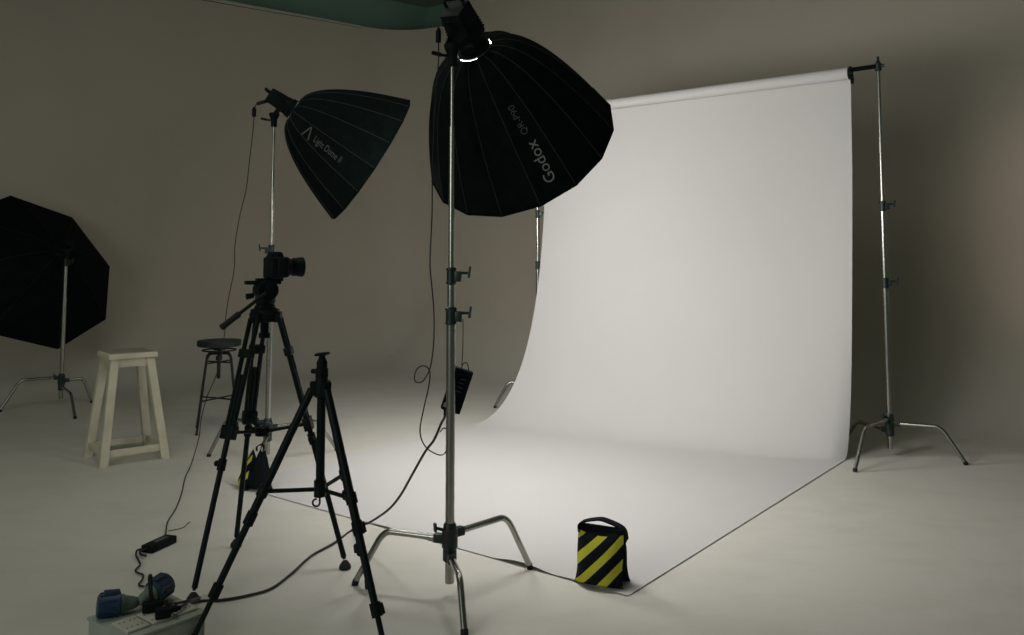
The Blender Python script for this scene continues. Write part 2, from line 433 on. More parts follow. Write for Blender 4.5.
# 4: left stand of the paper
SL = RIGHT_END + ND * (PW + 0.055) + WD * ROLL_R; SL.z = 0
zl = zt
cstand('chrome stand half hidden behind the left edge of the white paper', SL, [fl(495, 408), around(SL, 60, .43), around(SL, -55, .43) + WD * .25],
       [(dep(535, 265, SL.y).z, 0.0178), (dep(535, 214, SL.y).z, 0.0150), (zl, 0.0115)], [(dep(535, 265, SL.y).z, 0.0178), (dep(535, 214, SL.y).z, 0.0150)], zl, knob_dir=V((1, -.3, 0)))
# 5: far left stand
c5 = fl(60.5, 405); Y5 = c5.y
z_top5 = dep(64.5, 258, Y5).z
cstand('short chrome light stand at far left in front of the octagonal softbox', c5, [fl(0, 412), fl(92, 403), fl(75, 419)],
       [(0.95, 0.0178), (z_top5, 0.0150)], [(z_top5 - 0.04, 0.0150)], z_top5, stagger=(0.03, 0.0, -0.05), knob_dir=V((1, -.3, 0)))

# crossbar holding the paper roll
cb = thing('crossbar', 'black crossbar running through the paper roll between two stands', 'crossbar', SR + V((0, 0, ZR)))
zb = dep(878, 66, SR.y).z
bm = NB(); e0 = SR + V((0, 0, zb)); e1 = RIGHT_END - WD * ROLL_R - ND * 0.050 + V((0, 0, ZR + 0.022))
tube(bm, [e0, e1], 0.0155, 14)
f1 = LEFT_END - WD * ROLL_R - ND * 0.050 + V((0, 0, ZR + 0.022)); f0 = SL + V((0, 0, zb))
obj('arm', bm, M['black'], cb)
bm = NB(); tube(bm, [f0, f1], 0.0155, 14); obj('arm', bm, M['black'], cb)
for e, sgn in ((e1, -1), (f1, 1)):                       # hook plate at the end of the roll
    bm = NB()
    cc = e + ND * sgn * -0.004
    pts = [cc + V((0, 0, 0.018)), cc + V((0, 0, -0.01)) - WD * 0.006, cc + V((0, 0, -0.04)) - WD * 0.004, cc + V((0, 0, -0.062)) + WD * 0.006, cc + V((0, 0, -0.072)) + WD * 0.03]
    for p, q in zip(pts, pts[1:]): bar(bm, p, q, 0.018, 0.05, side=ND, bev=0.004)
    obj('hook', bm, M['black'], cb)
for s0 in (SR, SL):
    bm = NB()
    lathe(bm, s0 + V((0, 0, zb - 0.035)), (0, 0, 1), [(0, .013), (.004, .022), (.05, .022), (.055, .017), (.075, .008), (.1, .0075)], 16)
    cyl(bm, s0 + V((0, 0, zb)), s0 + V((0.03, -0.02, zb)), 0.012, seg=12)
    obj('clamp', bm, M['casting'], cb)

# ------------------------------------------------------------------ softboxes
def softbox(name, label, Cc, d, R, L, N, ph, sgn, r0, power, expo, seam_r=0.0022, group='black softboxes', n_prof=14, slots=((232, 300), (20, 50)), col=(1, 0.96, 0.95)):
    """C rim centre, d axis (towards the light), L depth from the speed ring to the rim."""
    Cc = V(Cc); d = V(d).normalized()
    e1 = d.cross(V((0, 0, 1))).normalized(); e2 = e1.cross(d).normalized()
    apex = Cc - d * L
    def pr(k, a):                                        # rod k at 0..1 along the profile
        th = ph + sgn * 2 * PI * k / N
        r = r0 + (R - r0) * (1 - (1 - a) ** expo[0]) ** expo[1]
        return apex + d * (L * a) + (e1 * math.cos(th) + e2 * math.sin(th)) * r
    def ps(k, a):                                        # point on the panel k..k+1
        k0 = math.floor(k); f = k - k0
        return pr(k0, a) * (1 - f) + pr(k0 + 1, a) * f
    def para(i): return (i / n_prof) ** 1.5
    t = thing(name, label, 'softbox', Cc, group)
    bm = NB()
    for shell, off in ((0, 0.0), (1, 0.006)):
        rows = [[None] * N for _ in range(n_prof + 1)]
        for i in range(n_prof + 1):
            for k in range(N):
                p = pr(k, para(i)); ctr = apex + d * (p - apex).dot(d)
                p = p - (p - ctr).normalized() * off
                rows[i][k] = bm.verts.new(p)
        for i in range(n_prof):
            for k in range(N):
                f = bm.faces.new((rows[i][k], rows[i][(k + 1) % N], rows[i + 1][(k + 1) % N], rows[i + 1][k])); f.material_index = shell
        if shell == 0: outer = rows
        else:
            for k in range(N):
                for i in (0, n_prof):
                    bm.faces.new((outer[i][k], outer[i][(k + 1) % N], rows[i][(k + 1) % N], rows[i][k]))
    obj('fabric_shell', bm, None, t, sharp=12, mats=[M['fabric'], M['silver']])
    for k in range(N):
        bm = NB(); tube(bm, [pr(k, para(i)) for i in range(n_prof + 1)], seam_r, 6)
        obj('rib', bm, M['seam'], t)
    bm = NB()
    rim = [pr(k, 1.0) for k in range(N)]
    tube(bm, rim, 0.005, 8, closed=True); obj('rim_hem', bm, M['fabric'], t)
    bm = NB()
    ad_ = 1 - 0.03 / L; cv = bm.verts.new(apex + d * (L * ad_)); vs = []
    for k in range(N):
        p = pr(k, ad_); vs.append(bm.verts.new(p - (p - cv.co).normalized() * 0.014))
    for k in range(N): bm.faces.new((cv, vs[k], vs[(k + 1) % N]))
    obj('diffuser', bm, emit_mat(name + '_lit_diffuser', col, power) if power else M['diffuser_off'], t)
    # speed ring with rod sockets
    bm = NB()
    ring = [apex - d * 0.004 + (e1 * math.cos(2 * PI * k / 32) + e2 * math.sin(2 * PI * k / 32)) * (r0 * 0.74) for k in range(32)]
    tube(bm, ring, 0.011, 8, closed=True)
    for k in range(48):                                  # ring plate with two open slots where the lit inside shows
        th0_, th1_ = 360 / 48 * k, 360 / 48 * (k + 1)
        if any(lo <= th0_ % 360 < hi for lo, hi in slots): continue
        q4 = []
        for th, rr_, dz in ((th0_, .70, -.006), (th1_, .70, -.006), (th1_, 1.12, .014), (th0_, 1.12, .014)):
            a_ = math.radians(th); q4.append(bm.verts.new(apex + d * dz + (e1 * math.cos(a_) + e2 * math.sin(a_)) * (r0 * rr_)))
        bm.faces.new(q4)
    obj('speed_ring', bm, M['black'], t)
    return t, ps, (apex, d, e1, e2)

def text_on(panel_fn, body, k0, a0, a1, height, N, parent, name, m, up_sign=1, thick=0.0016, lift=0.003, k_scale=None):
    """wrap lettering along a panel: reading direction goes from profile position a0 to a1."""
    cu = bpy.data.curves.new('lettering', 'FONT'); cu.body = body; cu.size = 1.0; cu.align_x = 'LEFT'; cu.resolution_u = 3
    tmp = bpy.data.objects.new('lettering', cu); C.objects.link(tmp)
    me = bpy.data.meshes.new_from_object(tmp)
    bpy.data.objects.remove(tmp); bpy.data.curves.remove(cu)
    xs = [v.co.x for v in me.vertices]; x0, x1 = min(xs), max(xs)
    bm = NB(); bm.from_mesh(me); bpy.data.meshes.remove(me)
    bmesh.ops.remove_doubles(bm, verts=bm.verts, dist=1e-4)
    bmesh.ops.subdivide_edges(bm, edges=[e for e in bm.edges if e.calc_length() > 0.4], cuts=1)
    def surf(x, y):
        f = (x - x0) / (x1 - x0); a = a0 + (a1 - a0) * f
        w = (panel_fn(k0 + 1, a) - panel_fn(k0, a)).length
        kk = k0 + 0.5 + up_sign * (y - 0.36) * height / w
        return panel_fn(kk, a)
    new = {}
    for v in bm.verts:
        x, y = v.co.x, v.co.y
        p = surf(x, y); e = 0.02
        n = (surf(x + e, y) - p).cross(surf(x, y + e) - p).normalized()
        if n.dot(V((0, 0, H)) - p) < 0: n = -n
        new[v] = p + n * lift
    for v, p in new.items(): v.co = p
    return obj(name, bm, m, parent)

SB1_C, SB1_D = V((0.037, 3.887, 1.832)), V((0.352, 0.699, -0.623))
sb1, ps1, fr1 = softbox('softbox', 'big round black softbox lettered in grey, high in the middle', SB1_C, SB1_D, 0.45, 0.56, 16, -1.8504, 1, 0.085, 17.5, (1.0, 0.53))
text_on(ps1, 'Godox', 2, 0.88, 0.55, 0.070, 16, sb1, 'printed_lettering', M['print'], up_sign=-1)
text_on(ps1, 'QR-P90', 2, 0.49, 0.28, 0.040, 16, sb1, 'printed_lettering', M['print_dim'], up_sign=-1)
SB2_C, SB2_D = V((-0.902, 5.319, 1.930)), V((0.803, 0.309, -0.510))
sb2, ps2, fr2 = softbox('softbox', 'smaller black softbox seen side on with dim script lettering', SB2_C, SB2_D, 0.45, 0.56, 16, 0.90716, -1, 0.075, 21.0, (1.0, 0.56))
SB3_C, SB3_D = V((-4.277 * 1.07, 7.536 * 1.07, 1.3 - 0.108 * 1.07)), V((-0.781, 0.429, -0.454))
sb3, ps3, fr3 = softbox('softbox', 'octagonal black softbox cut by the left edge of the picture', SB3_C, SB3_D, 0.815, 0.42, 8, 1.6120, -1, 0.08, 0.0, (1.0, 0.70), seam_r=0.0015)

# ------------------------------------------------------------------ lamp heads
def lamp(label, fr, stand_top, roll=0.0, L=0.26, hw=0.052, connector=True, nose_r=0.055):
    apex, d, e1, e2 = fr
    q = Quaternion(d, roll); X, Y = q @ e1, q @ e2
    front = apex + d * 0.01
    t = thing('studio_lamp', label, 'studio lamp', stand_top, 'studio lamps on stands')
    bm = NB()
    box(bm, front - d * (0.05 + L / 2), (hw * 2, hw * 2.1, L - 0.03), (X, Y, -d), 0.012, taper=(0.82, 0.9))
    obj('body', bm, M['black'], t)
    bm = NB()
    lathe(bm, front - d * 0.075, d, [(0, nose_r * 0.95), (0.01, nose_r), (0.03, nose_r), (0.034, nose_r * 1.12), (0.05, nose_r * 1.12), (0.055, nose_r), (0.075, nose_r)], 24)
    obj('mount_ring', bm, M['black'], t)
    bm = NB()
    for k in range(6):
        p = front - d * (0.09 + 0.014 * k)
        box(bm, p, (hw * (2.02 - 0.05 * k), hw * (2.12 - 0.04 * k), 0.006), (X, Y, d), 0.0015)
    obj('cooling_fins', bm, M['black'], t)
    bm = NB()
    b = front - d * (L + 0.01)
    h0 = b + Y * hw * 0.9
    for s in (-1, 1): pass
    pts = [b - X * hw * 0.75 + Y * 0.01, b - X * hw * 0.78 - d * 0.045 + Y * 0.014, b - X * hw * 0.6 - d * 0.056 + Y * 0.016, b + X * hw * 0.6 - d * 0.056 + Y * 0.016, b + X * hw * 0.78 - d * 0.045 + Y * 0.014, b + X * hw * 0.75 + Y * 0.01]
    tube(bm, pts, 0.007, 8); obj('handle', bm, M['black'], t)
    # yoke
    bm = NB()
    piv = front - d * (L * 0.55)
    for s in (-1, 1):
        side = piv + X * s * (hw + 0.010)
        low = stand_top + V((0, 0, 0.06)) + X * s * 0.03
        bar(bm, side + (side - low).normalized() * 0.02, low, 0.028, 0.006, side=d, bev=0.001)
    lathe(bm, stand_top + V((0, 0, -0.02)), (0, 0, 1), [(0, .014), (.003, .02), (.05, .02), (.06, .026), (.08, .034), (.092, .034), (.095, .02)], 16)
    obj('yoke', bm, M['black'], t)
    bm = NB()
    k = V((-0.95, -0.3, 0)).normalized()
    p = stand_top + V((0, 0, 0.025))
    cyl(bm, p, p + k * 0.05, 0.006, seg=10); bar(bm, p + k * 0.045, p + k * 0.085 + V((0, 0, 0.008)), 0.016, 0.014, bev=0.003)
    obj('tightening_lever', bm, M['black'], t)
    return t, (front, X, Y, L)
top1 = V((c1.x, c1.y, z_top1)); top2 = c2top; top5 = V((c5.x, c5.y, z_top5))
lamp1, lf1 = lamp('black lamp head behind the big softbox on the middle stand', fr1, top1, roll=0.1, L=0.19, hw=0.058)
lamp2, lf2 = lamp('black lamp head behind the smaller softbox, tilted steeply down', fr2, top2, roll=0.1, L=0.15, hw=0.046)
lamp5, lf5 = lamp('black lamp head hidden against the dark octagonal softbox', fr3, top5, roll=0.0, L=0.16, hw=0.05)

# ------------------------------------------------------------------ camera tripod
t1, t2, t3 = fl(193, 602), fl(236, 547), fl(345, 569)
tc_ = (t1 + t2 + t3) / 3
tp = thing('video_tripod', 'black three legged tripod with pan handle holding the camera', 'tripod', tc_)
zc = dep(268, 314, tc_.y).z                              # crown height
crown = tc_ + V((0, 0, zc))
bm = NB()
lathe(bm, crown + V((0, 0, -0.035)), (0, 0, 1), [(0, .035), (.005, .05), (.035, .055), (.04, .06), (.055, .06), (.06, .045), (.075, .04)], 24)
for f in (t1, t2, t3):
    d = (f - tc_).normalized(); s = V((-d.y, d.x, 0))
    box(bm, crown + d * 0.052 + V((0, 0, -0.012)), (0.034, 0.05, 0.045), (d, s, V((0, 0, 1))), 0.006)
cyl(bm, crown + V((0, 0, -0.035)), crown + V((0, 0, -0.08)), 0.018, seg=16)
cyl(bm, crown + V((0, 0, -0.08)), crown + V((0, 0, -0.10)), 0.024, seg=16)
obj('crown', bm, M['tripod'], tp)
zk = 0.60                                                # spreader height
for f in (t1, t2, t3):
    d = (f - tc_).normalized(); s = V((-d.y, d.x, 0))
    a = crown + d * 0.062 + V((0, 0, -0.015)); b = V((f.x, f.y, 0.03))
    ax = (b - a).normalized(); T = (a.z - zk) / (a.z - b.z); kn = a + (b - a) * T
    bm = NB()
    for q in (-1, 1):
        tube(bm, [a + s * q * 0.021, kn + s * q * 0.017], 0.0098, 10)
    bar(bm, a + ax * 0.13, a + ax * 0.165, 0.066, 0.030, side=s, bev=0.004)
    bar(bm, kn - ax * 0.03, kn + ax * 0.025, 0.062, 0.034, side=s, bev=0.005)
    mid = a + (b - a) * (T * 0.5)
    cyl(bm, mid, kn + ax * 0.02, 0.0105, seg=10)
    lg = obj('leg', bm, M['tripod'], tp)
    bm = NB(); tube(bm, [kn, b - ax * 0.02], 0.0115, 12)
    obj('lower_tube', bm, M['tripod'], lg)
    bm = NB()
    lk = kn + ax * 0.10 if f is t1 else kn + ax * 0.04
    cyl(bm, lk, lk + ax * 0.045, 0.0165, seg=14); cyl(bm, lk + ax * 0.02, lk + ax * 0.02 - s * 0.032, 0.012, seg=12)
    obj('leg_lock', bm, M['black'], lg)
    bm = NB()
    tube(bm, [b - ax * 0.03, b - ax * 0.012], 0.007, 8)
    lathe(bm, V((f.x, f.y, 0.0005)), (0, 0, 1), [(0, .023), (.006, .0255), (.016, .0235), (.026, .016), (.034, .010)], 16)
    obj('foot', bm, M['rubber'], lg)
bm = NB()
hub = tc_ + V((0, 0, zk - 0.03))
cyl(bm, hub + V((0, 0, -0.014)), hub + V((0, 0, 0.02)), 0.03, seg=16)
obj('spreader_hub', bm, M['tripod'], tp)
for f in (t1, t2, t3):
    d = (f - tc_).normalized()
    a = crown + d * 0.062 + V((0, 0, -0.015)); b = V((f.x, f.y, 0.03)); T = (a.z - zk) / (a.z - b.z); kn = a + (b - a) * T
    bm = NB(); bar(bm, hub, kn - d * 0.012, 0.012, 0.018, side=(0, 0, 1), bev=0.003); obj('spreader_arm', bm, M['tripod'], tp)
# fluid head
hb = crown + V((0, 0, 0.04))
bm = NB()
lathe(bm, hb, (0, 0, 1), [(0, .036), (.01, .043), (.03, .043), (.034, .034), (.045, .034)], 22)
aim = V((0.86, 0.50, 0.0)).normalized(); sd = V((-aim.y, aim.x, 0))
box(bm, hb + V((0, 0, 0.066)), (0.092, 0.062, 0.062), (aim, sd, V((0, 0, 1))), 0.02, 3)
cyl(bm, hb + V((0, 0, 0.062)) - sd * 0.052, hb + V((0, 0, 0.062)) + sd * 0.052, 0.043, seg=24)
box(bm, hb + V((0, 0, 0.094)) - aim * 0.012, (0.145, 0.055, 0.016), (aim, sd, V((0, 0, 1))), 0.004)
box(bm, hb + V((0, 0, 0.105)) + aim * 0.015, (0.11, 0.045, 0.014), (aim, sd, V((0, 0, 1))), 0.003)
for a_, b_ in (((0.0, 0.055, 0.075), (0.0, 0.085, 0.075)), ((-.05, 0, .04), (-.08, 0.0, .035))):
    cyl(bm, hb + aim * a_[0] - sd * a_[1] + V((0, 0, a_[2])), hb + aim * b_[0] - sd * b_[1] + V((0, 0, b_[2])), 0.011, 0.013, 10)
obj('fluid_head', bm, M['tripod'], tp)
bm = NB()
h0 = hb + V((0, 0, 0.062)) - sd * 0.062; h3 = dep(221, 328, tc_.y - 0.18); hm = h0 + (h3 - h0) * 0.62
cyl(bm, hb + V((0, 0, 0.062)) - sd * 0.04, h0 - sd * 0.012, 0.018, seg=14)
tube(bm, [h0, hm], 0.0075, 10)
ph_ = obj('pan_handle', bm, M['tripod'], tp)
bm = NB(); hd = (h3 - hm).normalized()
lathe(bm, hm, hd, [(0, .009), (.005, .0135), (.04, .0125), (.09, .0135), ((h3 - hm).length - .004, .0145), ((h3 - hm).length, .010)], 14)
obj('grip', bm, M['rubber'], ph_)

# ------------------------------------------------------------------ the camera on the tripod
cb0 = hb + V((0, 0, 0.109)) + aim * 0.034
dc = thing('photo_camera', 'black photo camera with zoom lens on top of the tripod', 'camera', cb0)
bm = NB()
box(bm, cb0 + V((0, 0, 0.047)), (0.062, 0.140, 0.094), (aim, sd, V((0, 0, 1))), 0.012, 3)
box(bm, cb0 + V((0, 0, 0.05)) - sd * 0.058 + aim * 0.022, (0.05, 0.038, 0.088), (aim, sd, V((0, 0, 1))), 0.012, 3)
obj('body', bm, M['black'], dc)
bm = NB(); box(bm, cb0 + V((0, 0, 0.101)) + aim * 0.004, (0.075, 0.06, 0.030), (aim, sd, V((0, 0, 1))), 0.010, 3, taper=(0.7, 0.6))
obj('viewfinder_hump', bm, M['black'], dc)
bm = NB(); cyl(bm, cb0 + V((0, 0, 0.093)) - sd * 0.045, cb0 + V((0, 0, 0.104)) - sd * 0.045, 0.012, seg=16)
obj('mode_dial', bm, M['black'], dc)
bm = NB()
l0 = cb0 + V((0, 0, 0.050)) + aim * 0.028
lathe(bm, l0, aim, [(0, .033), (.012, .034), (.014, .037), (.04, .037), (.042, .034), (.050, .034), (.052, .039), (.075, .040), (.078, .042), (.096, .043), (.099, .039), (.094, .034), (.088, .033)], 28)
ln = obj('lens', bm, M['black'], dc)
bm = NB()
for k in range(5): lathe(bm, l0 + aim * (0.018 + 0.0045 * k), aim, [(0, .0374), (.001, .0386), (.003, .0386), (.004, .0374)], 28)
obj('zoom_ring', bm, M['rubber'], ln)
bm = NB(); lathe(bm, l0 + aim * 0.087, aim, [(0, .0325), (.003, .028), (.0055, .015), (.0065, .001)], 28)
obj('front_glass', bm, M['lens'], ln)

# ------------------------------------------------------------------ small tripod in front
sc_ = V((-0.675, 3.02, 0)); rr = 0.415
sfeet = [around(sc_, 195, rr), around(sc_, 315, rr), around(sc_, 75, rr)]
stp = thing('compact_tripod', 'lower black tripod with empty ball head in front', 'tripod', sc_)
yz = lambda y: dep(322, y, sc_.y).z
za = yz(383)
bm = NB()
cyl(bm, sc_ + V((0, 0, yz(490))), sc_ + V((0, 0, yz(374))), 0.0155, seg=16)
obj('centre_column', bm, M['tripod'], stp)
bm = NB()
lathe(bm, sc_ + V((0, 0, za - 0.05)), (0, 0, 1), [(0, .018), (.004, .026), (.05, .028), (.055, .024), (.075, .02), (.08, .017)], 20)
for f in sfeet:
    d = (f - sc_).normalized(); s = V((-d.y, d.x, 0))
    box(bm, sc_ + d * 0.026 + V((0, 0, za - 0.018)), (0.030, 0.032, 0.05), (d, s, V((0, 0, 1))), 0.006)
obj('collar', bm, M['tripod'], stp)
bm = NB(); hd0 = sc_ + V((0, 0, yz(378)))
hz = yz(352) - hd0.z
lathe(bm, hd0, (0, 0, 1), [(0, .019), (.004, .0225), (hz * .35, .0225), (hz * .4, .019), (hz * .62, .019), (hz * .7, .015), (hz * .78, .012), (hz * .88, .011)], 20)
k = V((1, -.2, 0)).normalized(); cyl(bm, hd0 + V((0, 0, hz * .25)) - k * 0.02, hd0 + V((0, 0, hz * .25)) - k * 0.038, .009, seg=12)
bh = obj('ball_head', bm, M['black'], stp)
bm = NB()
pz = hd0 + V((0, 0, hz * 0.92))
box(bm, pz, (0.044, 0.040, 0.010), (V((.97, -.2, .10)).normalized(), V((.2, .97, 0)).normalized(), V((-.1, 0, 1)).normalized()), 0.004)
obj('quick_release_plate', bm, M['black'], bh)
zh = yz(489)
bm = NB(); bhub = sc_ + V((0, 0, zh)); cyl(bm, bhub + V((0, 0, -0.025)), bhub + V((0, 0, 0.03)), 0.0215, seg=16)
obj('brace_hub', bm, M['tripod'], stp)
bm = NB(); hk = bhub + V((0, 0, -0.025))
pts = [hk] + [hk + V((0.012 * math.sin(a) * 1.0, 0, -0.018 - 0.012 + 0.012 * math.cos(a))) for a in [PI * 2 * q / 12 * 0.78 for q in range(0, 13)]]
tube(bm, [hk, hk + V((0, 0, -0.014))] + [hk + V((-0.0125 + 0.0125 * math.cos(a), 0, -0.022 - 0.0125 * math.sin(a))) for a in [math.radians(q) for q in range(0, 300, 20)]], 0.0035, 8)
obj('hook', bm, M['iron'], stp)
for f in sfeet:
    d = (f - sc_).normalized(); s = V((-d.y, d.x, 0))
    a = sc_ + d * 0.034 + V((0, 0, za - 0.02)); b = V((f.x, f.y, 0.012)); ax = (b - a).normalized(); Lg = (b - a).length
    bm = NB(); tube(bm, [a, a + ax * Lg * 0.52], 0.0145, 14); lg = obj('leg', bm, M['tripod'], stp)
    bm = NB(); tube(bm, [a + ax * Lg * 0.5, a + ax * Lg * 0.80], 0.0120, 12); obj('middle_tube', bm, M['tripod'], lg)
    bm = NB(); tube(bm, [a + ax * Lg * 0.78, b], 0.0092, 12); obj('lower_tube', bm, M['tripod'], lg)
    for q in (0.52, 0.80):
        bm = NB(); p = a + ax * Lg * q
        cyl(bm, p - ax * 0.022, p + ax * 0.022, 0.0185, seg=14); bar(bm, p - ax * 0.016 + s * 0.02, p + ax * 0.02 + s * 0.022, 0.012, 0.014, bev=0.003)
        obj('leg_lock', bm, M['black'], lg)
    bm = NB(); tube(bm, [b - ax * 0.03, b, V((f.x, f.y, 0.0005))], [.011, .0135, .012], 12); obj('foot', bm, M['rubber'], lg)
    tq = (a.z - (zh + 0.005)) / (a.z - b.z); kn = a + ax * Lg * tq
    bm = NB(); cyl(bm, kn - ax * 0.018, kn + ax * 0.018, 0.0195, seg=12); obj('brace_clamp', bm, M['tripod'], lg)
    bm = NB(); tube(bm, [bhub + d * 0.018, kn - d * 0.012], 0.0075, 8); obj('brace_arm', bm, M['tripod'], stp)

# ------------------------------------------------------------------ white wooden stool
s1, s2, s3 = fl(103, 468), fl(164, 459), fl(90, 456)
wc = (s2 + s3) / 2 - V((0.004, 0, 0)); wx = (s2 - s1).normalized(); wy = V((-wx.y, wx.x, 0))
zs = dep(128, 351, wc.y).z
ws = thing('wooden_stool', 'tall square stool painted white with splayed legs', 'stool', wc)
bw, tw = 0.188, 0.108
UP = V((0, 0, 1))
bm = NB(); box(bm, wc + V((-0.014, 0, zs - 0.018)), (0.30, 0.30, 0.034), (wx, wy, UP), 0.004); obj('seat', bm, M['white_wood'], ws)
bm = NB(); box(bm, wc + V((-0.014, 0, zs + 0.0005)), (0.27, 0.27, 0.006), (wx, wy, UP), 0.002)
obj('worn_seat_top', bm, M['worn_seat'], ws)
legp = {}
for i in (-1, 1):
    for j in (-1, 1):
        a = wc + wx * i * tw + wy * j * tw + V((-0.014, 0, zs - 0.035)); b = wc + wx * i * bw + wy * j * bw + V((0, 0, 0.0))
        legp[i, j] = (a, b)
        bm = NB(); bar(bm, b, a, 0.050, 0.050, side=wx, bev=0.003)
        for v in bm.verts:
            if v.co.z < 0.03: v.co.z = max(v.co.z, 0.001) if v.co.z > 0.02 else 0.001
        obj('leg', bm, M['white_wood'], ws)
def onleg(k, z):
    a, b = legp[k]; return b + (a - b) * ((z - b.z) / (a.z - b.z))
prs = [((-1, -1), (1, -1)), ((1, -1), (1, 1)), ((1, 1), (-1, 1)), ((-1, 1), (-1, -1))]
for z, h, nm in ((zs - 0.062, 0.055, 'apron'), (0.075, 0.042, 'rail')):
    for p, q in prs:
        bm = NB(); bar(bm, onleg(p, z), onleg(q, z), h, 0.022, side=UP, bev=0.002); obj(nm, bm, M['white_wood'], ws)

# ------------------------------------------------------------------ dark round stool
rc = V((-2.235, 6.48, 0)); zr_ = dep(221, 340, rc.y).z
rs_ = thing('round_stool', 'dark round screw seat stool with thin iron legs', 'stool', rc)
bm = NB(); lathe(bm, rc + V((0, 0, zr_ - 0.045)), UP, [(0, .150), (.004, .160), (.036, .162), (.044, .157), (.045, .12)], 36); obj('seat', bm, M['dark_seat'], rs_)
bm = NB(); cyl(bm, rc + V((0, 0, zr_ - 0.29)), rc + V((0, 0, zr_ - 0.045)), 0.0135, seg=12)
for k in range(14): lathe(bm, rc + V((0, 0, zr_ - 0.28 + 0.014 * k)), UP, [(0, .0135), (.004, .0155), (.008, .0135)], 12)
obj('screw_spindle', bm, M['iron'], rs_)
bm = NB(); cyl(bm, rc + V((0, 0, zr_ - 0.075)), rc + V((0, 0, zr_ - 0.05)), 0.045, seg=18); cyl(bm, rc + V((0, 0, zr_ - 0.15)), rc + V((0, 0, zr_ - 0.12)), 0.024, seg=14)
obj('spindle_nut', bm, M['iron'], rs_)
ang4 = [245, 335, 65, 155]
tips = []
for a in ang4:
    d = V((math.cos(math.radians(a)), math.sin(math.radians(a)), 0))
    bm = NB()
    zt_ = zr_ - 0.10
    pts = smooth([rc + d * 0.02 + V((0, 0, zt_)), rc + d * 0.09 + V((0, 0, zt_)), rc + d * 0.118 + V((0, 0, zt_ - 0.03)), rc + d * 0.13 + V((0, 0, zt_ - 0.08)), rc + d * 0.205 + V((0, 0, 0.012))], 6)
    tube(bm, pts, 0.0085, 8); cyl(bm, pts[-1], rc + d * 0.206 + V((0, 0, 0.0005)), 0.011, seg=10)
    obj('leg', bm, M['iron'], rs_)
for z, r in ((0.24, 0.178), (zr_ - 0.165, 0.129)):
    for a in (245, 155):
        bm = NB()
        d = V((math.cos(math.radians(a)), math.sin(math.radians(a)), 0))
        tube(bm, [rc - d * r + V((0, 0, z)), rc + d * r + V((0, 0, z))], 0.006, 8); obj('cross_brace', bm, M['iron'], rs_)
bm = NB(); tube(bm, [rc + V((0.122 * math.cos(q), 0.122 * math.sin(q), zr_ - 0.075)) for q in [2 * PI * k / 28 for k in range(28)]], 0.006, 8, closed=True)
obj('seat_ring', bm, M['iron'], rs_)

# ------------------------------------------------------------------ sandbags
def pillow(bm, o, X, N, w, h, t, mi, uvl, lean=0.0, top_w=0.9, seg=14):
    """stuffed half of a saddle sandbag standing on the floor: X across, N outward; bottom heavier than the top."""
    grid = {}
    for side in (1, -1):
        for i in range(seg + 1):
            for j in range(seg + 1):
                u, v = i / seg, j / seg
                edge = (1 - abs(2 * u - 1) ** 3.2) * (1 - abs(2 * v - 1) ** 4.5)
                puff = t * edge * (1.15 - 0.75 * v) / 1.0
                ww = w * (1 - (1 - top_w) * v) * (1 - 0.10 * math.sin(PI * min(1, v * 1.6)) * (1 - v))
                sag = 0.012 * math.sin(PI * u) * v
                p = o + X * ((u - 0.5) * ww) + V((0, 0, v * h - sag )) + N * (side * puff * 0.5 + lean * v)
                if p.z < 0.002: p.z = 0.002
                if side == -1 and (i in (0, seg) or j in (0, seg)): grid[side, i, j] = grid[1, i, j]
                else: grid[side, i, j] = bm.verts.new(p)
        for i in range(seg):
            for j in range(seg):
                f = bm.faces.new((grid[side, i, j], grid[side, i + 1, j], grid[side, i + 1, j + 1], grid[side, i, j + 1]))
                f.material_index = mi if side == 1 else 0
                for l, (a, b) in zip(f.loops, ((i, j), (i + 1, j), (i + 1, j + 1), (i, j + 1))): l[uvl].uv = (a / seg, b / seg)
def sandbag(label, p_left, p_right, depth, h, striped=(1, 0), handle=True, t=0.13, flip=1):
    X = (p_right - p_left); w = X.length; X.normalize(); N = V((X.y, -X.x, 0))
    if N.y > 0: N = -N
    mid = (p_left + p_right) / 2
    base = mid - N * depth / 2
    tg = thing('sandbag', label, 'sandbag', V((base.x, base.y, 0)), 'striped saddle sandbags')
    for k, (cpos, nn, ln_) in enumerate(((mid - N * 0.028, N, -0.035), (mid - N * (depth - 0.03), -N, -0.045))):
        bm = NB(); uvl = bm.loops.layers.uv.new('UVMap')
        pillow(bm, V((cpos.x, cpos.y, 0.0)), X, nn, w, h if k == 0 else h * 0.97, t if k == 0 else t * 0.95, 1 if striped[k] else 0, uvl, lean=ln_)
        obj('bag_half', bm, None, tg, sharp=60, mats=[M['bag_black'], M['stripes']])
    # bridge of cloth joining the halves at the top
    bm = NB()
    t0 = mid - N * 0.07; t1_ = mid - N * (depth - 0.07)
    for a, b in ((t0, t1_),):
        c = (a + b) / 2 + V((0, 0, h - 0.012))
        box(bm, c, (w * 0.88, (a - b).length + 0.03, 0.02), (X, N, UP), 0.008)
    obj('bridge', bm, M['bag_black'], tg)
    if handle:
        bm = NB()
        hp = smooth([mid - N * depth * .45 - X * w * 0.44 + V((0, 0, h - 0.03)), mid - N * depth * .45 - X * w * 0.42 + V((0, 0, h + 0.004)), mid - N * depth * .48 - X * w * 0.12 + V((0, 0, h + 0.024)), mid - N * depth * .5 + X * w * 0.08 + V((0, 0, h + 0.024)), mid - N * depth * .58 + X * w * 0.40 + V((0, 0, h - 0.004)), mid - N * depth * .64 + X * w * 0.46 + V((0, 0, h - 0.05))], 6)
        for p, q in zip(hp, hp[1:]): bar(bm, p, q + (q - p) * 0.15, 0.040, 0.006, side=N)
        obj('carry_strap', bm, M['bag_black'], tg)
    return tg
